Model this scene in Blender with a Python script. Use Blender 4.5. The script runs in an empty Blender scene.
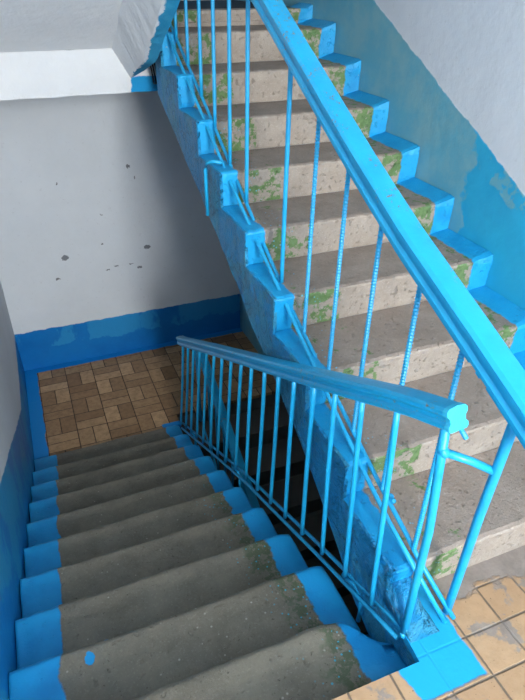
import bpy, bmesh, math, random
from mathutils import Vector, Matrix, noise
random.seed(7)
scene = bpy.context.scene
COL = scene.collection

# ------------------------------------------------------------------ helpers
def obj(name, bm, mats, parent=None, smooth=False, kind=None):
    me = bpy.data.meshes.new(name)
    if parent is not None:
        off = Vector(parent['_w'])
        for v in bm.verts: v.co -= off
    bmesh.ops.recalc_face_normals(bm, faces=bm.faces)
    bm.to_mesh(me); bm.free()
    o = bpy.data.objects.new(name, me); COL.objects.link(o)
    for m in (mats if isinstance(mats, (list, tuple)) else [mats]): me.materials.append(m)
    if smooth:
        for p in me.polygons: p.use_smooth = True
    if parent is not None:
        o.parent = parent; o['_w'] = parent['_w']
    else:
        o['_w'] = (0.0, 0.0, 0.0)
    if kind: o['kind'] = kind
    return o

def thing(name, label, cat, loc, group=None):
    o = bpy.data.objects.new(name, None); COL.objects.link(o)
    o.empty_display_size = .1
    o.location = loc; o['_w'] = tuple(loc); o['label'] = label; o['category'] = cat
    if group: o['group'] = group
    return o

def tag(o, label, cat, group=None):
    o['label'] = label; o['category'] = cat
    if group: o['group'] = group
    return o

def box(bm, x0, y0, z0, x1, y1, z1, mi=0):
    vs = [bm.verts.new(p) for p in ((x0,y0,z0),(x1,y0,z0),(x1,y1,z0),(x0,y1,z0),(x0,y0,z1),(x1,y0,z1),(x1,y1,z1),(x0,y1,z1))]
    for f in ((0,1,2,3),(4,5,6,7),(0,1,5,4),(1,2,6,5),(2,3,7,6),(3,0,4,7)):
        bm.faces.new([vs[i] for i in f]).material_index = mi

def nz(x, y, z, s=1.0, seed=0.0):
    return noise.noise(Vector((x*s+seed, y*s-seed*.7, z*s+seed*.3)))

def extrude_profile(prof, x0, x1, nseg, mi=None, jit=None, caps=True):
    """prof: list of (y,z) closed polygon; jit(i,x)->(dx,dy,dz)"""
    bm = bmesh.new(); rings = []
    for s in range(nseg+1):
        x = x0+(x1-x0)*s/nseg
        r = []
        for i, (y, z) in enumerate(prof):
            d = jit(i, x, y, z) if jit else (0, 0, 0)
            r.append(bm.verts.new((x+d[0], y+d[1], z+d[2])))
        rings.append(r)
    n = len(prof)
    for s in range(nseg):
        for i in range(n):
            f = bm.faces.new((rings[s][i], rings[s][(i+1) % n], rings[s+1][(i+1) % n], rings[s+1][i]))
            f.material_index = mi[i] if mi else 0
    if caps:
        for r in (rings[0], rings[-1][::-1]):
            f = bm.faces.new(r); f.material_index = mi[-1] if mi else 0
            bmesh.ops.triangulate(bm, faces=[f])
    return bm

def sweep(path, prof, bm=None, closed=True, scale=None):
    """sweep a 2D profile (side, up) along a polyline of Vectors"""
    bm = bm or bmesh.new(); rings = []
    n = len(path)
    for k, p in enumerate(path):
        a = path[max(k-1, 0)]; b = path[min(k+1, n-1)]
        t = (b-a).normalized()
        ref = Vector((0, 0, 1)) if abs(t.z) < .97 else Vector((1, 0, 0))
        side = t.cross(ref).normalized(); up = side.cross(t).normalized()
        s = scale[k] if scale else 1
        rings.append([bm.verts.new(p+side*(u*s)+up*(v*s)) for u, v in prof])
    m = len(prof)
    for k in range(n-1):
        for i in range(m):
            bm.faces.new((rings[k][i], rings[k][(i+1) % m], rings[k+1][(i+1) % m], rings[k+1][i]))
    bm.faces.new(rings[0]); bm.faces.new(rings[-1][::-1])
    return bm

def circ(r, n=10): return [(r*math.cos(2*math.pi*i/n), r*math.sin(2*math.pi*i/n)) for i in range(n)]
def tube(pts, r, n=10, bm=None, scale=None): return sweep([Vector(p) for p in pts], circ(r, n), bm, scale=scale)

def lerp(tab, y):
    for (a, va), (b, vb) in zip(tab, tab[1:]):
        if y <= b: t = (y-a)/(b-a); return va+(vb-va)*t
    return tab[-1][1]

# ------------------------------------------------------------------ node helpers
class NT:
    def __init__(s, name):
        s.m = bpy.data.materials.new(name); s.m.use_nodes = True
        s.t = s.m.node_tree; s.b = s.t.nodes['Principled BSDF']
        g = s.t.nodes.new('ShaderNodeNewGeometry'); s.P = g.outputs['Position']; s.N = g.outputs['Normal']
        sp = s.t.nodes.new('ShaderNodeSeparateXYZ'); s.l(s.P, sp.inputs[0]); s.X, s.Y, s.Z = sp.outputs
    def l(s, a, b): s.t.links.new(a, b)
    def _in(s, v, sock):
        if isinstance(v, (int, float)): sock.default_value = v
        elif isinstance(v, tuple): sock.default_value = v if len(v) == len(sock.default_value) else (*v, 1)
        else: s.l(v, sock)
    def math(s, op, a, b=0.0, c=0.0):
        n = s.t.nodes.new('ShaderNodeMath'); n.operation = op
        s._in(a, n.inputs[0]); s._in(b, n.inputs[1]); s._in(c, n.inputs[2]); return n.outputs[0]
    def add(s, a, b): return s.math('ADD', a, b)
    def mul(s, a, b): return s.math('MULTIPLY', a, b)
    def sub(s, a, b): return s.math('SUBTRACT', a, b)
    def mx(s, a, b): return s.math('MAXIMUM', a, b)
    def mn(s, a, b): return s.math('MINIMUM', a, b)
    def step(s, v, e, w=.004):
        """smooth 0->1 as v crosses e"""
        n = s.t.nodes.new('ShaderNodeMapRange'); s._in(v, n.inputs[0])
        n.inputs[1].default_value = e-w; n.inputs[2].default_value = e+w; return n.outputs[0]
    def stepv(s, v, e, w=.004): return s.step(s.sub(v, e), 0, w)
    def inv(s, a): return s.sub(1.0, a)
    def band(s, v, a, b, w=.004): return s.mul(s.step(v, a, w), s.inv(s.step(v, b, w)))
    def noise(s, sc, det=4, rough=.6, vec=None, dist=0):
        n = s.t.nodes.new('ShaderNodeTexNoise'); n.inputs['Scale'].default_value = sc
        n.inputs['Detail'].default_value = det; n.inputs['Roughness'].default_value = rough
        n.inputs['Distortion'].default_value = dist
        s.l(vec or s.P, n.inputs['Vector']); return n.outputs['Fac']
    def wn(s, sc, amp, det=3):
        """centred noise of amplitude amp"""
        return s.mul(s.sub(s.noise(sc, det), .5), amp*2)
    def vor(s, sc, vec=None, feat='F1', out='Distance'):
        n = s.t.nodes.new('ShaderNodeTexVoronoi'); n.feature = feat; n.inputs['Scale'].default_value = sc
        s.l(vec or s.P, n.inputs['Vector']); return n.outputs[out]
    def mix(s, f, a, b):
        n = s.t.nodes.new('ShaderNodeMix'); n.data_type = 'RGBA'
        s._in(f, n.inputs[0]); s._in(a, n.inputs[6]); s._in(b, n.inputs[7]); return n.outputs[2]
    def comb(s, x, y, z):
        n = s.t.nodes.new('ShaderNodeCombineXYZ'); s._in(x, n.inputs[0]); s._in(y, n.inputs[1]); s._in(z, n.inputs[2]); return n.outputs[0]
    def spots(s, pts, ax=('X', 'Z'), wob=.022):
        """union of soft-edged ragged blobs at listed (a,b,ra,rb)"""
        A = s.add(getattr(s, ax[0]), s.wn(60, wob, 5)); B = s.add(getattr(s, ax[1]), s.wn(52, wob, 5)); out = None
        for a, b, ra, rb in pts:
            u = s.math('DIVIDE', s.sub(A, a), ra); v = s.math('DIVIDE', s.sub(B, b), rb)
            d = s.inv(s.step(s.add(s.mul(u, u), s.mul(v, v)), 1, .15)); out = d if out is None else s.mx(out, d)
        return out
    def finish(s, color, rough=.6, bump=None, bd=.004, spec=.4, bs=1.0):
        s._in(color, s.b.inputs['Base Color']); s._in(rough, s.b.inputs['Roughness'])
        s.b.inputs['Specular IOR Level'].default_value = spec
        if bump is not None:
            n = s.t.nodes.new('ShaderNodeBump'); n.inputs['Distance'].default_value = bd; n.inputs['Strength'].default_value = bs
            s.l(bump, n.inputs['Height']); s.l(n.outputs[0], s.b.inputs['Normal'])
        return s.m

def srgb(r, g, b):
    f = lambda c: (c/255/12.92) if c/255 <= .04045 else ((c/255+.055)/1.055)**2.4
    return (f(r), f(g), f(b))

BLUE = srgb(30, 168, 222); BLUE_D = srgb(20, 146, 204); BLUE_OLD = srgb(74, 158, 190)
GREEN = srgb(96, 134, 76); GREEN_D = srgb(52, 84, 48)
WHITE = srgb(217, 223, 229)

def blue_mix(n, old=0.0):
    """fresh gloss blue with uneven coats"""
    c = n.mix(n.step(n.noise(5, 5), .55, .12), BLUE, BLUE_D)
    return c

# ---- metal paint
def mat_rail():
    n = NT('railing_blue_paint')
    c = n.mix(n.step(n.noise(14, 4), .6, .15), srgb(30, 162, 212), srgb(20, 148, 200))
    chip = n.mul(n.step(n.noise(60, 5, .7), .72, .01), n.step(n.noise(6, 2), .52, .03))
    c = n.mix(chip, c, srgb(118, 128, 128))
    return n.finish(c, .38, n.noise(90, 3), .0012, .5)
M_RAIL = mat_rail()
def mat_handrail():
    n = NT('handrail_blue_paint')
    c = n.mix(n.step(n.noise(9, 4), .58, .15), srgb(26, 162, 212), srgb(18, 150, 202))
    chip = n.mul(n.step(n.noise(85, 6, .75), .60, .01), n.step(n.noise(5.3, 2), .58, .02))
    c = n.mix(chip, c, srgb(150, 120, 104))
    return n.finish(c, .33, n.add(n.noise(35, 5), n.mul(chip, -1.2)), .0016, .5)
M_HAND = mat_handrail()
def mat_hand_end():
    n = NT('handrail_end_blue'); return n.finish(srgb(60, 186, 222), .4, n.noise(120, 4), .002)
M_HEND = mat_hand_end()

def concrete(n, base, dark, light, sc=1.0):
    c = n.mix(n.step(n.noise(7*sc, 8, .7), .5, .22), dark, base)
    c = n.mix(n.mul(n.step(n.noise(110*sc, 3, .7), .62, .06), .4), c, light)
    c = n.mix(n.mul(n.step(n.noise(70*sc, 4, .7, dist=.5), .66, .02), .7), c, tuple(v*.35 for v in dark))
    return c

def mat_desc():
    n = NT('descending_step_concrete')
    c = concrete(n, srgb(136, 131, 116), srgb(108, 103, 91), srgb(154, 149, 134))
    # pale flecks
    c = n.mix(n.step(n.vor(26), .09, .02) if False else n.mul(n.inv(n.step(n.vor(24), .085, .02)), n.step(n.noise(3.1, 2), .5, .03)), c, srgb(168, 164, 152))
    ex = n.add(n.X, n.wn(16, .03, 5))
    c = n.mix(n.mul(n.mul(n.step(n.add(n.X, n.wn(9, .12)), .92, .02), n.step(n.noise(28, 5, .7), .49, .03)), n.mul(n.step(n.Z, -.85, .25), .6)), c, GREEN_D)
    spk = n.mul(n.inv(n.step(n.vor(48), .17, .03)), n.mul(n.step(n.add(n.X, n.wn(7, .1)), .86, .04), n.step(n.noise(22, 3), .47, .02)))
    c = n.mix(n.mul(spk, n.mul(n.step(n.Z, -.95, .3), .8)), c, srgb(70, 180, 205))
    right = n.step(n.add(ex, 0.0), 1.0, .004)
    wl = n.add(n.X, n.wn(6, .03, 5))
    left = n.inv(n.step(wl, .158, .003))
    blob = n.spots([(.247, .225, .016, .024), (.20, .02, .02, .016), (.30, .36, .012, .01)], ('X', 'Y'), .01)
    m = n.mx(n.mx(right, left), blob)
    c = n.mix(m, c, n.mix(n.step(n.noise(6, 4), .55, .1), srgb(28, 152, 212), srgb(22, 138, 200)))
    r = n.math('MULTIPLY_ADD', m, -.4, .85)
    b = n.mul(n.add(n.noise(50, 6, .7), n.mul(n.step(n.noise(34, 4), .66, .03), -.8)), n.math('MULTIPLY_ADD', m, -.6, 1))
    return n.finish(c, r, b, .006, .35)
M_DESC = mat_desc()

def mat_asc(name, base, dark, light, greens):
    n = NT(name)
    c = concrete(n, base, dark, light)
    c = n.mix(n.mul(n.step(n.noise(12, 6, .8), .58, .08), .5), c, tuple(v*.72 for v in base))
    gx = n.add(n.X, n.wn(30, .006))
    box_ = n.mul(n.inv(n.step(gx, 1.412, .002)), n.step(n.noise(17, 6, .68), .51 if greens else .62, .02))
    rr = n.mul(n.step(n.add(n.X, n.wn(12, .04)), 1.92, .004), n.step(n.noise(20, 5, .65), .46 if greens else .55, .03))
    c = n.mix(n.mul(n.mx(box_, rr), .85), c, n.mix(n.step(n.noise(35, 4), .5, .1), GREEN, srgb(74, 116, 56)))
    # drops of blue
    spk = n.mul(n.inv(n.step(n.vor(60), .2, .03)), n.mul(n.inv(n.step(n.add(n.X, n.wn(7, .1)), 1.30, .04)), n.step(n.noise(19, 3), .52, .02)))
    c = n.mix(spk, c, srgb(110, 186, 210))
    ex = n.add(n.X, n.wn(14, .02, 5))
    m = n.mx(n.inv(n.step(ex, 1.208, .003)), n.step(ex, 2.03, .003))
    chips = n.mul(n.step(n.noise(48, 5, .7), .70, .01), .9)
    bl = n.mix(n.step(n.noise(7, 4), .55, .1), srgb(26, 156, 210), srgb(16, 142, 200))
    bl = n.mix(chips, bl, srgb(178, 172, 150))
    c = n.mix(m, c, bl)
    r = n.math('MULTIPLY_ADD', m, -.45, .88)
    b = n.mul(n.add(n.noise(60, 6, .75), n.mul(n.step(n.noise(46, 4), .64, .03), -.9)), n.math('MULTIPLY_ADD', m, -.5, 1))
    return n.finish(c, r, b, .006, .35)
M_TREAD = mat_asc('ascending_tread_concrete', srgb(160, 147, 136), srgb(134, 122, 112), srgb(184, 172, 160), False)
M_RISER = mat_asc('ascending_riser_concrete', srgb(172, 161, 149), srgb(148, 137, 126), srgb(196, 186, 173), True)

def mat_stringer():
    n = NT('stringer_blue_plaster')
    old = n.step(n.noise(4.2, 6, .65, dist=.6), .52, .02)
    c = n.mix(old, srgb(20, 142, 198), srgb(52, 146, 184))
    c = n.mix(n.step(n.noise(11, 6, .7), .60, .03), c, srgb(30, 136, 182))
    c = n.mix(n.step(n.noise(75, 4, .7), .73, .01), c, srgb(30, 90, 120))
    crack = n.inv(n.step(n.math('ABSOLUTE', n.sub(n.noise(5.5, 4, .6, dist=2.5), .5)), .012, .008))
    crack = n.mul(crack, n.step(n.noise(3.3, 2), .47, .04))
    c = n.mix(n.mul(crack, .55), c, srgb(14, 74, 104))
    h = n.add(n.add(n.mul(n.noise(7, 6, .65, dist=1.2), 1.7), n.mul(n.noise(40, 5, .7), .4)), n.mul(crack, -.6))
    return n.finish(c, .36, h, .038, .5)
M_STR = mat_stringer()

def mat_upflight():
    n = NT('upper_flight_whitewash')
    edge = n.add(n.X, n.wn(13, .035, 5))
    c = n.mix(n.step(n.noise(6, 4), .5, .3), srgb(226, 229, 232), srgb(216, 220, 224))
    c = n.mix(n.step(edge, 1.045, .003), c, n.mix(n.step(n.noise(7, 5), .52, .05), srgb(52, 150, 190), srgb(36, 138, 182)))
    return n.finish(c, .75, n.noise(18, 6, .65), .006, .3)
M_UP = mat_upflight()
def mat_beam():
    n = NT('landing_beam_whitewash')
    edge = n.add(n.add(n.X, n.wn(20, .02, 4)), n.mul(n.sub(n.Z, 1.01), -.15))
    m = n.mul(n.step(edge, 1.03, .003), n.inv(n.step(n.add(n.Z, n.wn(15, .015)), 1.10, .003)))
    c = n.mix(n.step(n.noise(6, 4), .5, .3), srgb(214, 217, 219), srgb(206, 209, 212))
    c = n.mix(m, c, srgb(14, 136, 192))
    return n.finish(c, .75, n.noise(25, 6, .65), .006, .3)
M_BEAM = mat_beam()

def mat_wall(name, kind):
    n = NT(name)
    c = n.mix(n.step(n.noise(2.4, 6, .65), .5, .3), WHITE, srgb(205, 212, 218))
    c = n.mix(n.mul(n.step(n.noise(34, 5, .7), .66, .04), .35), c, srgb(176, 178, 182))
    wob = n.wn(9, .018, 5)
    if kind == 'back':
        m = n.inv(n.step(n.add(n.Z, wob), -1.10, .003))
        up = n.mul(n.step(n.Z, 1.45, .01), n.inv(n.step(n.add(n.Z, wob), 2.0, .003)))
        m = n.mx(m, up)
        marks = n.spots([(1.165,.259,.012,.018),(1.203,.165,.005,.015),(.589,.176,.008,.006),(.892,-.121,.008,.008),(1.246,-.464,.030,.018),
                         (.541,-.454,.028,.024),(.863,-.377,.01,.008),(.88,-.625,.012,.008),(.96,-.60,.016,.007),(1.163,-.644,.022,.012),(.451,-.636,.018,.012),(1.09,-.60,.02,.005)])
        c = n.mix(n.mul(marks, .85), c, srgb(96, 100, 106))
        old = n.mul(n.step(n.add(n.Z, n.wn(7, .10, 4)), -1.29, .006), n.step(n.noise(3.2, 5, .6, vec=n.comb(n.X, 3.0, n.mul(n.Z, .5))), .47, .02))
    elif kind == 'left':
        line = n.mx(n.sub(.32, n.mul(n.Y, .5)), -1.10)
        m = n.inv(n.stepv(n.add(n.Z, wob), line, .003))
        old = n.mul(n.step(n.noise(3.0, 5), .50, .02), .8)
    elif kind == 'right':
        line = n.mn(n.mx(n.math('MULTIPLY_ADD', n.Y, .48, .565), .56), 2.0)
        lo = n.math('MULTIPLY_ADD', n.Y, .5, -.45-1.5)
        m1 = n.mul(n.inv(n.stepv(n.add(n.Z, wob), line, .003)), n.stepv(n.Z, n.math('MULTIPLY_ADD', n.Y, .5, -.5), .003))
        m2 = n.inv(n.step(n.add(n.Z, wob), -1.10, .003))
        m = n.mx(m1, m2)
        old = n.mx(n.step(n.add(n.Y, n.wn(5, .18, 4)), 1.02, .01), n.mul(n.step(n.add(n.sub(n.Z, line), n.wn(8, .05)), -.10, .004), n.step(n.noise(7, 4), .5, .02)))
    else:
        m = n.inv(n.step(n.add(n.Z, wob), 1.2, .003)); old = n.step(n.noise(3), .5, .05)
    oc = n.mix(n.step(n.noise(6, 6, .7), .52, .10), srgb(96, 168, 190), srgb(122, 176, 188)) if kind == 'right' else srgb(36, 146, 208)
    fresh = n.mix(n.step(n.noise(3.5, 5), .55, .1), srgb(24, 152, 208), srgb(18, 140, 198))
    if kind in ('back',): fresh = n.mix(n.step(n.noise(3.5, 5), .55, .1), srgb(12, 116, 190), srgb(8, 106, 180)); oc = srgb(40, 138, 198)
    if kind == 'right': fresh = n.mix(n.step(n.noise(3.5, 5), .55, .1), srgb(40, 170, 212), srgb(30, 160, 206))
    if kind == 'left': fresh = srgb(4, 116, 186); oc = srgb(40, 146, 190)
    bc = n.mix(old, fresh, oc)
    scr = n.mul(n.step(n.noise(28, 6, .8, dist=2.0), .68, .01), n.step(n.noise(2.7, 2), .55, .04))
    bc = n.mix(n.mul(scr, .6), bc, srgb(150, 205, 225))
    c = n.mix(m, c, bc)
    h = n.add(n.noise(9, 6, .6), n.mul(m, .25))
    return n.finish(c, n.math('MULTIPLY_ADD', m, -.42, .82), h, .0045, .35)
M_WB = mat_wall('back_wall_paint', 'back'); M_WL = mat_wall('left_wall_paint', 'left')
M_WR = mat_wall('right_wall_paint', 'right'); M_WF = mat_wall('front_wall_paint', 'front')

def tile_mat(name, px, py, ox, oy, kind):
    n = NT(name)
    if kind == 'square':
        u = n.math('DIVIDE', n.sub(n.X, ox), px); v = n.math('DIVIDE', n.sub(n.Y, oy), py)
        cu = n.math('FLOOR', u); cv = n.math('FLOOR', v); fu = n.sub(u, cu); fv = n.sub(v, cv)
        idv = n.comb(cu, cv, 0.0); g = .022
        du = n.mul(n.mn(fu, n.inv(fu)), px); dv = n.mul(n.mn(fv, n.inv(fv)), py)
        d = n.mn(du, dv); gw = .0028
    else:
        u = n.math('DIVIDE', n.sub(n.X, ox), px); v = n.math('DIVIDE', n.sub(n.Y, oy), py)
        cu = n.math('FLOOR', u); cv = n.math('FLOOR', v); fu = n.sub(u, cu); fv = n.sub(v, cv)
        par = n.math('FLOORED_MODULO', n.add(cu, cv), 2.0)
        t = n.math('MULTIPLY_ADD', par, 1, 0)
        w = n.add(n.mul(par, fu), n.mul(n.inv(par), fv)); w2 = n.mul(w, 2.0); ci = n.math('FLOOR', w2); fw = n.sub(w2, ci)
        idv = n.comb(cu, cv, ci)
        d = n.mn(n.mn(n.mul(n.mn(fu, n.inv(fu)), px), n.mul(n.mn(fv, n.inv(fv)), py)), n.mul(n.mn(fw, n.inv(fw)), px*.5)); gw = .003
    d = n.add(d, n.wn(60, .0022))
    wn = n.t.nodes.new('ShaderNodeTexWhiteNoise'); n.l(idv, wn.inputs['Vector']); R = wn.outputs['Value']
    if kind == 'square': tc = n.mix(R, srgb(180, 148, 114), srgb(164, 132, 100))
    else:
        tc = n.mix(R, srgb(140, 108, 76), srgb(196, 160, 120))
    tc = n.mix(n.mul(n.step(n.noise(24, 6, .75), .55, .12), .45), tc, srgb(150, 120, 90) if kind == 'square' else srgb(88, 66, 48))
    tc = n.mix(n.mul(n.step(n.noise(90, 3), .68, .02), .7), tc, srgb(92, 78, 62))
    gr = n.inv(n.step(d, gw, .0012))
    c = n.mix(gr, tc, srgb(112, 98, 84) if kind == 'square' else srgb(58, 46, 36))
    if kind == 'square':
        cem = n.step(n.add(n.Y, n.wn(11, .10, 5)), -.165, .01)
        worn = n.mul(n.step(n.noise(8, 5, .6), .60, .02), .9)
        c = n.mix(n.mul(n.mx(cem, worn), n.inv(0.0)), c, n.mix(n.step(n.noise(15, 6, .7), .5, .15), srgb(146, 136, 128), srgb(124, 115, 108)))
        ax = n.add(n.X, n.wn(10, .018, 4)); ay = n.add(n.Y, n.wn(10, .014, 4))
        m = n.mul(n.mul(n.step(n.add(ax, n.mul(n.sub(n.Y, -.28), .25)), 1.035, .003), n.inv(n.step(ax, 1.268, .003))), n.step(ay, -.385, .003))
        c = n.mix(m, c, n.mix(n.mul(gr, .2), srgb(26, 160, 212), srgb(28, 146, 200)))
    else:
        wb = n.wn(8, .02, 4)
        m = n.mx(n.inv(n.step(n.add(n.X, wb), .105, .003)), n.step(n.add(n.Y, wb), 3.885, .003))
        m = n.mx(m, n.mul(n.step(n.add(n.X, wb), .99, .003), n.mul(n.inv(n.step(n.add(n.Y, wb), 2.75, .003)), n.inv(n.step(n.X, 1.14, .003)))))
        c = n.mix(m, c, srgb(6, 132, 206))
    r = n.math('MULTIPLY_ADD', m, -.2, .7)
    keep = n.inv(n.mul(m, .7))
    if kind == 'square': keep = n.mul(keep, n.inv(cem))
    return n.finish(c, r, n.add(n.mul(n.step(d, gw, .002), keep), n.mul(n.noise(50, 4), .4)), .0025, .35)
M_TILE = tile_mat('floor_square_tiles', .131, .119, 1.411, -.277, 'square')
M_PARQ = tile_mat('lower_landing_basket_tiles', .236, .205, .11, 2.73, 'basket')
def plain(name, col, rough=.7, b=20, bd=.003):
    n = NT(name); c = n.mix(n.step(n.noise(b*.3, 5), .5, .25), col, tuple(v*.85 for v in col)); return n.finish(c, rough, n.noise(b, 5), bd, .3)
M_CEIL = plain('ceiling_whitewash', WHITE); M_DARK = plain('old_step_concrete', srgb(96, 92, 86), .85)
M_BLK = plain('black_cable', srgb(22, 22, 24), .5); M_FRAME = plain('window_frame_paint', srgb(220, 222, 224), .4)
M_WOODB = plain('brown_door_paint', srgb(92, 60, 38), .5)
M_SLAB = plain('slab_concrete', srgb(110, 106, 100), .85)

# ------------------------------------------------------------------ setting
XW = 2.11; YB = 3.96; YF = -4.0; ZL = -1.49; ZT = 1.42; ZU = 3.0
def wallgrid(name, mat, axis, at, a0, a1, z0, z1, thick, bulge=None):
    bm = bmesh.new(); na = max(2, int((a1-a0)/.12)); nzz = max(2, int((z1-z0)/.12)); g = []
    for i in range(na+1):
        row = []
        for j in range(nzz+1):
            a = a0+(a1-a0)*i/na; z = z0+(z1-z0)*j/nzz
            off = nz(a, at, z, .9, at)*.008*(bulge if bulge is not None else 1)
            off = abs(off)*(1 if thick > 0 else -1)
            p = (at+off, a, z) if axis == 'x' else (a, at+off, z)
            row.append(bm.verts.new(p))
        g.append(row)
    for i in range(na):
        for j in range(nzz):
            bm.faces.new((g[i][j], g[i+1][j], g[i+1][j+1], g[i][j+1])).smooth = True
    # thickness behind
    r = bmesh.ops.extrude_face_region(bm, geom=bm.faces[:])
    d = Vector((thick, 0, 0)) if axis == 'x' else Vector((0, thick, 0))
    vs = [v for v in r['geom'] if isinstance(v, bmesh.types.BMVert)]
    for v in vs:
        v.co += d
    o = obj(name, bm, mat, kind='structure'); return o
wallgrid('wall_left', M_WL, 'x', 0.0, YF, YB, -3.1, 4.5, -.2)
wallgrid('wall_right', M_WR, 'x', XW, YF, YB, -3.1, 4.5, .2)
wallgrid('wall_back', M_WB, 'y', YB, -.2, XW+.2, -3.1, 4.5, .2)

# front wall (behind the viewer) with its two window openings
WIN = [(.25, 1.35, 1.15, 2.72), (.25, 1.25, 3.35, 4.35)]
bm = bmesh.new()
box(bm, -.2, YF-.2, -3.1, XW+.2, YF, 1.15); box(bm, -.2, YF-.2, 2.72, XW+.2, YF, 3.35); box(bm, -.2, YF-.2, 4.35, XW+.2, YF, 4.5)
for z0, z1 in ((1.15, 2.72), (3.35, 4.35)):
    box(bm, -.2, YF-.2, z0, .25, YF, z1); box(bm, 1.35, YF-.2, z0, XW+.2, YF, z1)
obj('wall_front', bm, M_WF, kind='structure')
def glass():
    m = bpy.data.materials.new('window_glass'); m.use_nodes = True; t = m.node_tree
    t.nodes.remove(t.nodes['Principled BSDF']); a = t.nodes.new('ShaderNodeBsdfTransparent'); g = t.nodes.new('ShaderNodeBsdfGlossy')
    g.inputs['Roughness'].default_value = .02; mx = t.nodes.new('ShaderNodeMixShader'); mx.inputs[0].default_value = .07
    t.links.new(a.outputs[0], mx.inputs[1]); t.links.new(g.outputs[0], mx.inputs[2]); t.links.new(mx.outputs[0], t.nodes['Material Output'].inputs[0]); return m
M_GLASS = glass()
for i, (x0, x1, z0, z1) in enumerate(WIN):
    w = bpy.data.objects.new(f'window_{i+1}', None); COL.objects.link(w); w['kind'] = 'structure'; w.location = (x0, YF-.1, z0); w['_w'] = (x0, YF-.1, z0)
    bm = bmesh.new(); t = .05
    box(bm, x0, YF-.13, z0, x1, YF-.07, z0+t); box(bm, x0, YF-.13, z1-t, x1, YF-.07, z1)
    box(bm, x0, YF-.13, z0+t, x0+t, YF-.07, z1-t); box(bm, x1-t, YF-.13, z0+t, x1, YF-.07, z1-t)
    xm = (x0+x1)/2; box(bm, xm-.03, YF-.13, z0+t, xm+.03, YF-.07, z1-t)
    obj('window_frame', bm, M_FRAME, w)
    for a, b in ((x0+t, xm-.03), (xm+.03, x1-t)):
        bm = bmesh.new(); box(bm, a, YF-.103, z0+t, b, YF-.099, z1-t); obj('pane', bm, M_GLASS, w)

# floors / landings
def slab(name, mat, pieces, kind='structure'):
    bm = bmesh.new()
    for p in pieces: box(bm, *p)
    return obj(name, bm, mat, kind=kind)
# our landing: edge over the descending flight at y=-.29, over the ascending one at y=-.10
bm = bmesh.new()
pts = [(0, YF), (XW, YF), (XW, -.075), (1.129, -.075), (1.114, -.288), (0, -.288)]
def prism(bm, pts, z0, z1, mi=0):
    a = [bm.verts.new((x, y, z0)) for x, y in pts]; b = [bm.verts.new((x, y, z1)) for x, y in pts]
    n = len(pts)
    for i in range(n): bm.faces.new((a[i], a[(i+1) % n], b[(i+1) % n], b[i])).material_index = mi
    bm.faces.new(a[::-1]).material_index = mi; bm.faces.new(b).material_index = mi
    return a, b
prism(bm, pts, -.028, 0.0); obj('floor', bm, M_TILE, kind='structure')
bm = bmesh.new(); prism(bm, [(0, YF), (XW, YF), (XW, -.077), (1.131, -.077), (1.129, -.292), (0, -.292)], -.22, -.028)
obj('floor_slab', bm, M_SLAB, kind='structure')
slab('floor_lower_landing', M_PARQ, [(0, 2.70, ZL-.03, 1.135, YB, ZL), (1.135, 2.83, ZL-.03, XW, YB, ZL)])
slab('floor_lower_slab', M_SLAB, [(0, 2.72, ZL-.28, 1.13, YB, ZL-.03), (1.13, 2.85, ZL-.28, XW, YB, ZL-.03)])
slab('floor_bottom', M_SLAB, [(0, YF, -3.1, XW, YB, -3.0)])
slab('floor_upper_landing', M_PARQ if False else plain('upper_landing_floor', srgb(40, 40, 44), .8), [(0, 2.72, ZT-.25, XW, YB, ZT)])  # near-black base colour carries the shade lying on this landing
slab('ceiling_over_landing', M_CEIL, [(0, YF, ZU-.22, XW, -.29, ZU)])
slab('ceiling', M_CEIL, [(-.2, YF-.2, 4.5, XW+.2, YB+.2, 4.6)])
# beam under the upper landing (white front face, ragged blue corner)
bm = extrude_profile([(2.70, 1.02), (2.95, 1.02), (2.95, 1.26), (2.72, 1.26)], 0.001, 1.20, 50,
    jit=lambda i, x, y, z: (0, nz(x, y, z, 6)*.004, nz(x, y, z, 9, 3)*.005))
obj('trim_1', bm, M_BEAM, kind='structure')

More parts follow.
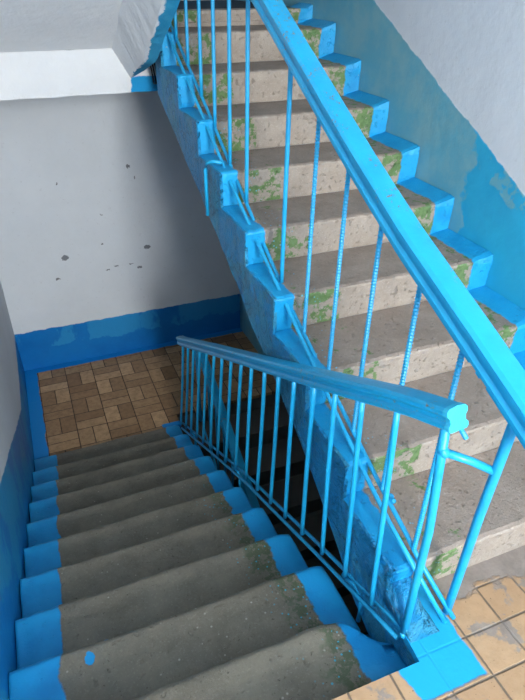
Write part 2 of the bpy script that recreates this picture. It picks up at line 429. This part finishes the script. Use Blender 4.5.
# ------------------------------------------------------------------ descending flight
YD = -.314; ZD = .042; RD = .1497
fd = thing('stair_flight', 'worn grey concrete stairs going down, blue painted ends, along the left wall', 'stairs', (.56, 1.2, -1.49))
def dnose(j): return YD+.3*j, ZD-RD*j
for j in range(1, 11):
    yn, zn = dnose(j); yp = yn-.3
    if j == 1: yp = -.292
    r = .034; cy, cz = yn-r, zn-r
    prof = [(yp-.0, zn-.006)]
    prof += [(yp+.10, zn-.002), (yn-.09, zn)]
    for a in (90, 70, 50, 30, 10, -10):
        prof.append((cy+r*math.cos(math.radians(a)), cz+r*math.sin(math.radians(a))))
    zb = zn-RD
    prof += [(yn-.012, zn-.07), (yn-.022, zb-.004), (yp, zb-.004)]
    rx = 1.112 if j > 1 else 1.126
    def jit(i, x, y, z, j=j, yn=yn):
        if i == 0 or i >= len(prof)-2: return (0, 0, 0)
        w = 1.0
        d = nz(x, j*3.1, 0, 4)*.006 + nz(x, j*1.7, 5, 22)*.0035
        c = 0.0
        # worn, chipped right end of each tread
        e = max(0, x-1.06)/.05
        c = -.016*e*e*(1 if 3 <= i <= 9 else .4)
        if j == 1 and x > .90 and 2 <= i <= 11:
            t = min(1, max(0, (x-1.0)/.12)); t = t*t*(3-2*t)
            c = -.012*min(1, (x-.90)/.15)
            d -= (.012*min(1, (x-.90)/.1)+.115*t)*(.45 if i == 2 else 1)+.012*nz(x, 1, 1, 18)*min(1, (x-.9)/.05)
            return (0, d, c+nz(x, y, j, 30)*.0016)
        return (0, d if 2 <= i <= 9 else 0, d*.4+c+nz(x, y, j, 30)*.0016)
    bm = extrude_profile(prof, 0.001, rx, 110, jit=jit)
    obj('step', bm, M_DESC, fd, smooth=True)
# sloping slab under the steps
y1, z1 = dnose(0); y2, z2 = dnose(10)
prof = [(-.292, ZD-RD-.004-.0), ]
prof = [(-.292, -.125), (YD+.3, ZD-2*RD-.006+.0), (YD+3.0-.02, ZD-11*RD-.006), (y2-.02, z2-.40), (-.292, -.46)]
prof[1] = (dnose(1)[0]-.02, dnose(1)[1]-RD-.006); prof[0] = (-.292, dnose(0)[1]-RD-.006)
bm = extrude_profile(prof, 0.001, 1.108, 10); obj('flight_slab', bm, [M_STR], fd)

# ------------------------------------------------------------------ ascending flight
YA = -.0988; RA = .1497; XS = 1.127
fa = thing('stair_flight', 'broad concrete stairs climbing at the right, blue edges and green paint patches on pale risers', 'stairs', (1.6, 1.2, 0))
def anose(k): return YA+.3*(k-1), RA*k
for k in range(1, 11):
    yn, zn = anose(k); zb = zn-RA; yb = yn+.3 if k < 10 else 2.72
    if k == 10: zn = ZT
    base = 0 if k > 1 else 0
    r = .014
    prof = [(yn+.012, zb+(0 if k > 1 else -.0)), (yn+.010, zb+.02), (yn+.004, zn-.05), (yn, zn-r), (yn+.003, zn-r*.4), (yn+r, zn), (yn+.08, zn-.001), (yn+.18, zn-.001), (yb+.012, zn-.001), (yb+.012, zb)]
    mi = [1, 1, 1, 1, 0, 0, 0, 0, 0, 1]
    def jit(i, x, y, z, k=k):
        if i in (0, 9): return (0, 0, 0)
        if i == 8: return (0, 0, max(0, x-2.03)/.08*.03)
        d = nz(x, k*2.3, 0, 4)*.005+(nz(x, k*5.1, 2, 28)*.006 if i in (3, 4, 5) else nz(x, z, k, 16)*.0025)
        dz = (-abs(nz(x, k*3.3, 9, 20))*.007 if i in (4, 5) else 0)
        if k == 1: dz -= .0
        f = max(0, x-2.03)/.08
        e = max(0, XS+.018-x)/.015
        if 4 <= i <= 7: dz += f*.03-e*e*.007
        if i <= 4: d -= f*.02
        if i >= 7: d -= 0
        return (0, d, dz)
    bm = extrude_profile(prof, XS+.003, XW-.001, 110, mi=mi, jit=jit)
    obj('step', bm, [M_TREAD, M_RISER], fa, smooth=False)
# side stringer: from the floor edge up to the upper landing; shares the soffit line
sof = [(-.288, -.32), (.09, -.195), (.221, -.075), (.481, .10), (.67, .205), (.811, .26), (1.037, .355), (1.31, .53), (1.511, .625), (2.02, .852), (2.435, 1.045), (2.70, 1.16)]
def topz(y, right):
    # height of the sawtooth just left / right of y
    k = math.floor((y-(YA+.004))/.3+(1e-6 if right else -1e-6))+1
    if k < 1: return -.030
    return min(RA*k, ZT)-.004
ysam = [-.287]
for k in range(0, 10):
    y0 = YA+.004+.3*k
    ysam += [y0]
    ysam += [y0+.3*t/5 for t in range(1, 5)]
ysam = [y for y in ysam if y < 2.42]+[2.44]
bm = bmesh.new(); NV = 8
cells = []
for ya, yb in zip(ysam, ysam[1:]):
    ta, tb = topz(ya, True), topz(yb, False)
    ba, bb = lerp(sof, ya), lerp(sof, yb)
    # shared levels so that neighbouring columns meet on the same heights
    for i in range(NV):
        pass
    cells.append((ya, yb, ta, ba, bb))
vert = {}
def V(x, y, z):
    key = (round(x, 4), round(y, 4), round(z, 4))
    if key not in vert: vert[key] = bm.verts.new((x, y, z))
    return vert[key]
for ya, yb, t, ba, bb in cells:
    # lower body between the soffit and the line of the step bases, then the step wedge above it
    la = min(-.14+.5*ya, t-.01); lb = min(-.14+.5*yb, t-.01)
    n1 = 4
    for i in range(n1):
        za0 = ba+(la-ba)*i/n1; za1 = ba+(la-ba)*(i+1)/n1; zb0 = bb+(lb-bb)*i/n1; zb1 = bb+(lb-bb)*(i+1)/n1
        bm.faces.new((V(XS, ya, za0), V(XS, yb, zb0), V(XS, yb, zb1), V(XS, ya, za1)))
    n2 = 4
    for i in range(n2):
        f0, f1 = i/n2, (i+1)/n2
        q = [V(XS, ya, la+(t-la)*f0), V(XS, yb, lb+(t-lb)*f0), V(XS, yb, lb+(t-lb)*f1), V(XS, ya, la+(t-la)*f1)]
        if len(set(q)) >= 3: bm.faces.new(list(dict.fromkeys(q)))
for v in bm.verts:
    lim = 1.0
    v.co.x += -abs(nz(v.co.x, v.co.y, v.co.z, 7))*.009
    if v.co.z > .5*v.co.y+.02: v.co.x += .0
r = bmesh.ops.extrude_face_region(bm, geom=bm.faces[:])
for v in r['geom']:
    if isinstance(v, bmesh.types.BMVert): v.co.x = XS+.012
obj('stringer', bm, M_STR, fa, smooth=False)['label'] = 'rough blue painted plaster side of the stairs'
bm = extrude_profile([(y, z+.02) for y, z in sof[1:-1]]+[(2.44, 1.19), (0.0, .0), (-.10, -.03), (-.10, -.24)], XS+.012, XS+.14, 1); obj('edge_beam', bm, M_STR, fa)
bm = extrude_profile([(-.10, -.24), (2.72, 1.18), (2.72, 9*RA-.01), (2.6, 9*RA-.03), (0.0, .0), (-.10, -.03)], XS+.14, XW-.001, 4)
obj('flight_slab', bm, M_CEIL, fa)
# lip of the upper landing
bm = extrude_profile([(2.585, ZT-.012), (2.585, ZT+.006), (2.74, ZT+.006), (2.74, ZT-.012)], XS+.06, XW-.0, 40,
    jit=lambda i, x, y, z: (0, nz(x, y, z, 15)*.006 if i < 2 else 0, 0))
obj('landing_edge', bm, M_RISER, fa)

# lump of painted cement where the stairs meet the floor
bm = bmesh.new(); g = []
for i in range(15):
    row = []
    for j in range(11):
        u = i/14; w = j/10; x = 1.122+.10*w; y = -.235+.15*u
        hgt = .118*(u**1.25)*(1-.35*w)+.008
        hgt *= 1+.25*nz(x, y, 0, 26); edge = min(1, u*8)*min(1, (1-w)*5+.02)
        row.append(bm.verts.new((x-.004*abs(nz(x, y, 3, 30)), y, max(.001, hgt*edge))))
    g.append(row)
for i in range(14):
    for j in range(10): bm.faces.new((g[i][j], g[i+1][j], g[i+1][j+1], g[i][j+1]))
r = bmesh.ops.extrude_face_region(bm, geom=bm.faces[:])
for v in r['geom']:
    if isinstance(v, bmesh.types.BMVert): v.co.z = -.002
obj('cement_lump', bm, M_STR, fa, smooth=True)['label'] = 'lumpy blue painted cement at the foot of the stairs'

# ------------------------------------------------------------------ flight above the descending one (rises towards the viewer)
fu = thing('stair_flight', 'underside of the whitewashed flight overhead with a ragged blue edge, top left', 'stairs', (.56, 1.2, 1.5))
bm = bmesh.new()
nseg = 60
ring = []
for s in range(nseg+1):
    y = 2.715-(2.715+.28)*s/nseg; h = .525*(2.72-y)
    zc = 1.245+h; zr = 1.012+h
    j1 = nz(0, y, 0, 7)*.006; j2 = nz(4, y, 0, 9)*.010
    lift = .075*max(0, 1-(2.715-y)/.4)
    sec = [(.001, zc), (.953+j1, zc), (1.035+j2, zr+j1+lift), (1.098+j1, zr-.01+j2+lift*1.5), (1.098, zc+.26), (.001, zc+.26)]
    ring.append([bm.verts.new((x, y, z)) for x, z in sec])
for s in range(nseg):
    for i in range(6):
        bm.faces.new((ring[s][i], ring[s][(i+1) % 6], ring[s+1][(i+1) % 6], ring[s+1][i]))
bm.faces.new(ring[0]); bm.faces.new(ring[-1][::-1])
obj('flight_slab', bm, M_UP, fu)
for k in range(1, 11):
    yn = 2.60-.3*(k-1); zn = 1.5+RA*k
    bm = bmesh.new(); pr = [(yn, zn-RA), (yn, zn), (yn-(.31 if k < 10 else .18), zn), (yn-(.31 if k < 10 else .18), zn-RA)]
    bm = extrude_profile(pr, .001, 1.098, 1); obj('step', bm, M_DARK, fu)

# ------------------------------------------------------------------ flight below the ascending one, in the dark of the well
fl = thing('stair_flight', 'dark stairs dropping away in the shaded stairwell below the lower landing', 'stairs', (1.6, 1.3, -3))
for k in range(1, 11):
    yn = 2.83-.3*(k-1); zn = ZL-.15*k
    bm = extrude_profile([(yn, zn), (yn-.30, zn), (yn-.30, zn-.15), (yn, zn-.15)], 1.14, XW-.001, 2); obj('step', bm, M_DARK, fl)
bm = extrude_profile([(2.83, ZL-.31), (-.14, ZL-1.66+.0), (-.14, -3.0), (.3, -3.0), (2.83, ZL-.55)], 1.14, XW, 2); 
bm.free()
bm = extrude_profile([(2.84, ZL-.30), (2.53, ZL-.30), (-.17, ZL-1.6), (-.17, -3.0), (.60, -3.0), (2.84, ZL-.62)], 1.141, XW-.001, 2)
obj('flight_slab', bm, M_SLAB, fl)

# ------------------------------------------------------------------ railings
HPROF = [(-.024, -.028), (-.030, -.022), (-.030, -.014), (-.023, -.006), (-.024, .006), (-.031, .014), (-.031, .024), (-.024, .031),
         (.0, .034), (.024, .031), (.031, .024), (.031, .014), (.024, .006), (.023, -.006), (.030, -.014), (.030, -.022), (.024, -.028)]
def handrail(pathf, y0, y1, n=40, nm='handrail', parent=None, sc=1.0):
    pts = []
    for i in range(n+1):
        y = y0+(y1-y0)*i/n; x, z = pathf(y); pts.append(Vector((x, y, z)))
    bm = sweep(pts, [(u*sc, v*sc) for u, v in HPROF])
    for v in bm.verts:
        v.co += Vector((nz(*v.co, 14)*.0010, 0, nz(*v.co, 17, 3)*.0010))
    o = obj(nm, bm, M_HAND, parent, smooth=True); o.data.set_sharp_from_angle(angle=math.radians(28))
    pass
    return o
def baluster(p0, p1, r, parent, ribbed=False, bend=0.0):
    p0 = Vector(p0); p1 = Vector(p1); L = (p1-p0).length
    if ribbed:
        n = int(L/.0050); pts = [p0.lerp(p1, i/n) for i in range(n+1)]; sc = [1.20 if i % 2 else .90 for i in range(n+1)]
        bm = sweep(pts, circ(r, 8), scale=sc)
    else:
        n = 10; pts = []
        for i in range(n+1):
            t = i/n; p = p0.lerp(p1, t); p.x += math.sin(math.pi*t)*bend; p.y += math.sin(2*math.pi*t)*bend*.5; pts.append(p)
        bm = sweep(pts, circ(r, 10))
    return obj('baluster', bm, M_RAIL, parent, smooth=not ribbed)

def weld(p, parent, r=.011):
    bm = bmesh.new(); bmesh.ops.create_icosphere(bm, subdivisions=2, radius=r)
    for v in bm.verts:
        v.co *= 1+nz(*(v.co*60), 1)*.35; v.co += Vector(p)
    return obj('weld_bead', bm, M_RAIL, parent, smooth=True)

# --- descending railing
rd = thing('stair_railing', 'bright blue metal railing with a blunt-ended handrail beside the stairs going down', 'railing', (1.12, -.19, 0))
HZ = [(-.226, .812), (-.133, .778), (-.043, .742), (.182, .631), (.499, .467), (.979, .225), (1.491, -.033), (1.785, -.184), (2.26, -.426)]
HX = [(-.23, 1.128), (-.04, 1.108), (.18, 1.096), (2.3, 1.095)]
hd = lambda y: (lerp(HX, y), lerp(HZ, y))
SC = .9
h = handrail(hd, -.205, 2.27, parent=rd, sc=SC)
# bright cut end of the handrail
x, z = hd(-.205); tdir = Vector((hd(-.15)[0]-x, .055, hd(-.15)[1]-z)).normalized()
p = Vector((x, -.205, z))
bm = sweep([p-tdir*.004, p+tdir*.010], [(u*1.04*SC, v*1.04*SC) for u, v in HPROF]); obj('handrail_end', bm, M_HEND, rd)['label'] = 'pale blue end face of the handrail'
RB = [(-.2, -.035), (.132, -.165), (.31, -.262), (.514, -.325), (.8, -.515), (1.12, -.66), (1.73, -.96), (2.62, -1.43)]
RXB = [(-.2, 1.122), (.3, 1.12), (2.62, 1.118)]
rb = lambda y: (1.118, lerp([(-.2, -.015), (.3, -.235), (.8, -.47), (1.11, -.61), (1.7, -.925), (2.7, -1.47)], y))
for dz, dx, y0 in ((-.03, 0, -.18), (.018, .010, -.20)):
    bm = tube([(rb(y)[0]+dx, y, rb(y)[1]+dz) for y in [y0+i*(2.60-y0)/20 for i in range(21)]], .0075, 8)
    obj('bottom_rail', bm, M_RAIL, rd, smooth=True)
# newel
def newel(pts, r, parent): return obj('newel_post', tube(pts, r, 12), M_RAIL, parent, smooth=True)
newel([(1.124, -.196, -.02), (1.130, -.192, .2), (1.138, -.188, .42), (1.132, -.182, .60), (1.125, -.178, .775)], .0115, rd)
k = 0
for i in range(1, 18):
    y = -.2+.1655*i+random.uniform(-.006, .006); yt = -.16+.1395*i+random.uniform(-.006, .006)
    xb, zb = rb(y); xt, zt = hd(yt)
    baluster((xb, y, zb+.002), (xt, yt, zt-.026), .0086, rd, bend=random.uniform(-.003, .003))
for i in (0, 1, 2, 4, 7): 
    y = -.2+.1655*i; xb, zb = rb(y); weld((xb, y, zb+.006), rd, .0105)
# hooks to the side of the flight
for y in (.115, 1.33, 2.3):
    xb, zb = rb(y)
    bm = tube([(xb, y, zb), (xb+.012, y-.04, zb+.012), (xb+.014, y-.075, zb+.005), (xb+.010, y-.09, zb-.03), (xb, y-.10, zb-.10)], .0085, 8)
    obj('bracket', bm, M_RAIL, rd, smooth=True)
# link bar to the other railing
obj('link_bar', tube([(1.130, -.185, .690), (1.20, -.208, .655), (1.262, -.232, .618)], .0105, 10), M_RAIL, rd, smooth=True)
weld((1.130, -.185, .69), rd, .015)
# bent tag of metal under the handrail end
bm = tube([(1.150, -.19, .772), (1.158, -.195, .752), (1.166, -.205, .735)], .006, 6); obj('metal_tab', bm, M_RAIL, rd)

# --- ascending railing
ra = thing('stair_railing', 'bright blue metal railing with ribbed bars climbing beside the upward stairs', 'railing', (1.27, -.19, 0))
HXA = [(-.5, 1.225), (2.7, 1.220)]
HZA = [(-.42, .80), (-.26, .868), (-.1, .935), (.187, 1.052), (.439, 1.172), (.778, 1.347), (1.087, 1.508), (2.66, 2.31)]
ha = lambda y: (lerp(HXA, y), lerp(HZA, y))
handrail(ha, -.42, 2.66, 50, parent=ra, sc=1.1)
# notched metal strip below the handrail
for y0, y1 in ((-.40, -.195), (-.17, -.155), (-.13, 2.6)):
    n = max(1, int((y1-y0)/.1)); bm = sweep([Vector((ha(y0+(y1-y0)*i/n)[0], y0+(y1-y0)*i/n, ha(y0+(y1-y0)*i/n)[1]-.034)) for i in range(n+1)], [(-.026, -.006), (.026, -.006), (.026, .007), (-.026, .007)])
    obj('rail_strip', bm, M_RAIL, ra)
BXA = [(-.215, 1.284), (-.16, 1.245), (-.107, 1.207), (2.6, 1.205)]
BZA = [(-.215, .0), (-.16, .085), (-.107, .172), (-.036, .203), (.12, .255), (.253, .308), (.458, .389), (.75, .498), (1.135, .70), (1.8, 1.075), (2.6, 1.50)]
ra_r = lambda y: (lerp(BXA, y), lerp(BZA, y))
ys = [-.215, -.16, -.107, -.036, .12]+[.2*i for i in range(1, 14)]
bm = tube([(ra_r(y)[0], y, ra_r(y)[1]) for y in ys], .0078, 8); obj('bottom_rail', bm, M_RAIL, ra, smooth=True)
BXL = [(-.215, 1.252), (-.17, 1.213), (-.122, 1.176), (2.6, 1.172)]
BZL = [(-.215, .0), (-.17, .09), (-.122, .18), (.015, .218), (.233, .300), (.464, .405), (.732, .532), (1.3, .80), (1.82, 1.08), (2.6, 1.50)]
ys = [-.215, -.17, -.122, .015, .12]+[.2*i for i in range(1, 14)]
bm = tube([(lerp(BXL, y), y, lerp(BZL, y)) for y in ys], .0078, 8); obj('bottom_rail', bm, M_RAIL, ra, smooth=True)
newel([(1.278, -.19, 0), (1.276, -.195, .1), (1.266, -.215, .45), (1.252, -.240, .70), (1.248, -.25, .835)], .0125, ra)
for i, y in enumerate([-.077, .111, .309, .505, .705, .919, 1.297, 1.495, 1.69, 1.88, 2.08, 2.27, 2.47]):
    xb, zb = ra_r(y)
    baluster((xb, y, zb), (ha(y)[0], y, ha(y)[1]-.03), .0068 if i < 5 else .0082, ra, ribbed=(i < 5))
for y in (.111, .309, .505, .9, 1.3):
    weld((*[ra_r(y)[0]], y, ra_r(y)[1]+.003), ra, .0105)
for y in (1.50, .06):
    xl, zl = lerp(BXL, y), lerp(BZL, y)
    bm = tube([(xl+.005, y, zl), (xl-.035, y+.02, zl+.008), (1.112, y+.04, zl+.0), (1.108, y+.045, zl-.03), (1.108, y+.045, zl-.24)], .0085, 8)
    if y > 1: obj('bracket', bm, M_RAIL, ra, smooth=True)
    else: bm.free()
weld((1.212, .075, .252), ra, .012); weld((1.205, .05, .262), ra, .009)

# --- railing of the flight below
rl = thing('stair_railing', 'shadowed blue railing seen through the bars, going down from the lower landing', 'railing', (1.30, 2.7, ZL))
hl = lambda y: (1.315, -.80+.5*(y-2.556))
handrail(hl, -.1, 2.62, 20, parent=rl)
newel([(1.30, 2.68, ZL), (1.30, 2.68, -.80)], .012, rl)
for i in range(1, 16):
    y = 2.62-.17*i
    baluster((1.31, y, ZL-.12-.5*(2.62-y)), (1.315, y, hl(y)[1]-.026), .0085, rl)
bm = tube([(1.31, 2.66, ZL-.04), (1.31, .0, ZL-.12-1.31)], .008, 8); obj('bottom_rail', bm, M_RAIL, rl)

# ------------------------------------------------------------------ small things
ca = thing('cable_bundle', 'dark cables poking through the gap beside the blue corner of the landing beam', 'cable', (1.14, 2.60, 1.05))
for i in range(4):
    q = i*.013
    bm = tube([(1.118+q, 2.60+q*.4, 1.25+q*.3), (1.128+q, 2.595, 1.19), (1.138+q, 2.60, 1.13-q*.3), (1.150+q, 2.63, 1.08-q*.5), (1.165+q*.6, 2.69, 1.06)], .0048, 8)
    obj('cable', bm, M_BLK, ca, smooth=True)

# ------------------------------------------------------------------ light
world = bpy.data.worlds.new('sky'); scene.world = world; world.use_nodes = True
bg = world.node_tree.nodes['Background']; bg.inputs[0].default_value = (.75, .86, 1, 1); bg.inputs[1].default_value = 1.2
def area(name, loc, rot, sx, sy, power, col):
    l = bpy.data.lights.new(name, 'AREA'); l.shape = 'RECTANGLE'; l.size = sx; l.size_y = sy; l.energy = power; l.color = col
    o = bpy.data.objects.new(name, l); COL.objects.link(o); o.location = loc; o.rotation_euler = rot; return o
area('window_daylight', (.8, YF-.25, 2.0), (math.radians(78), 0, 0), 1.1, 1.6, 400, (1, .995, .975))
area('upper_window_daylight', (.75, YF-.25, 3.9), (math.radians(75), 0, 0), 1.0, 1.0, 250, (1, .995, .98))

# ------------------------------------------------------------------ camera (solved from the photograph's lines)
cam = bpy.data.cameras.new('camera'); co = bpy.data.objects.new('camera', cam); COL.objects.link(co)
R = Vector((0.9275419, -0.37370754, 0.00294996)); U = Vector((0.20104468, 0.50561571, 0.83900763)); F = Vector((0.31503502, 0.77762165, -0.54411166))
m = Matrix(((R.x, U.x, -F.x, .3673), (R.y, U.y, -F.y, -.95833), (R.z, U.z, -F.z, 1.61685), (0, 0, 0, 1)))
co.matrix_world = m
cam.sensor_fit = 'HORIZONTAL'; cam.sensor_width = 36; cam.lens = 587.458/525*36; cam.clip_start = .02
scene.camera = co
for o in bpy.data.objects:
    if '_w' in o: del o['_w']
scene.view_settings.view_transform = 'Standard'; scene.view_settings.look = 'None'; scene.view_settings.gamma = 1
scene.view_settings.use_curve_mapping = False
scene.view_settings.exposure = 0.35
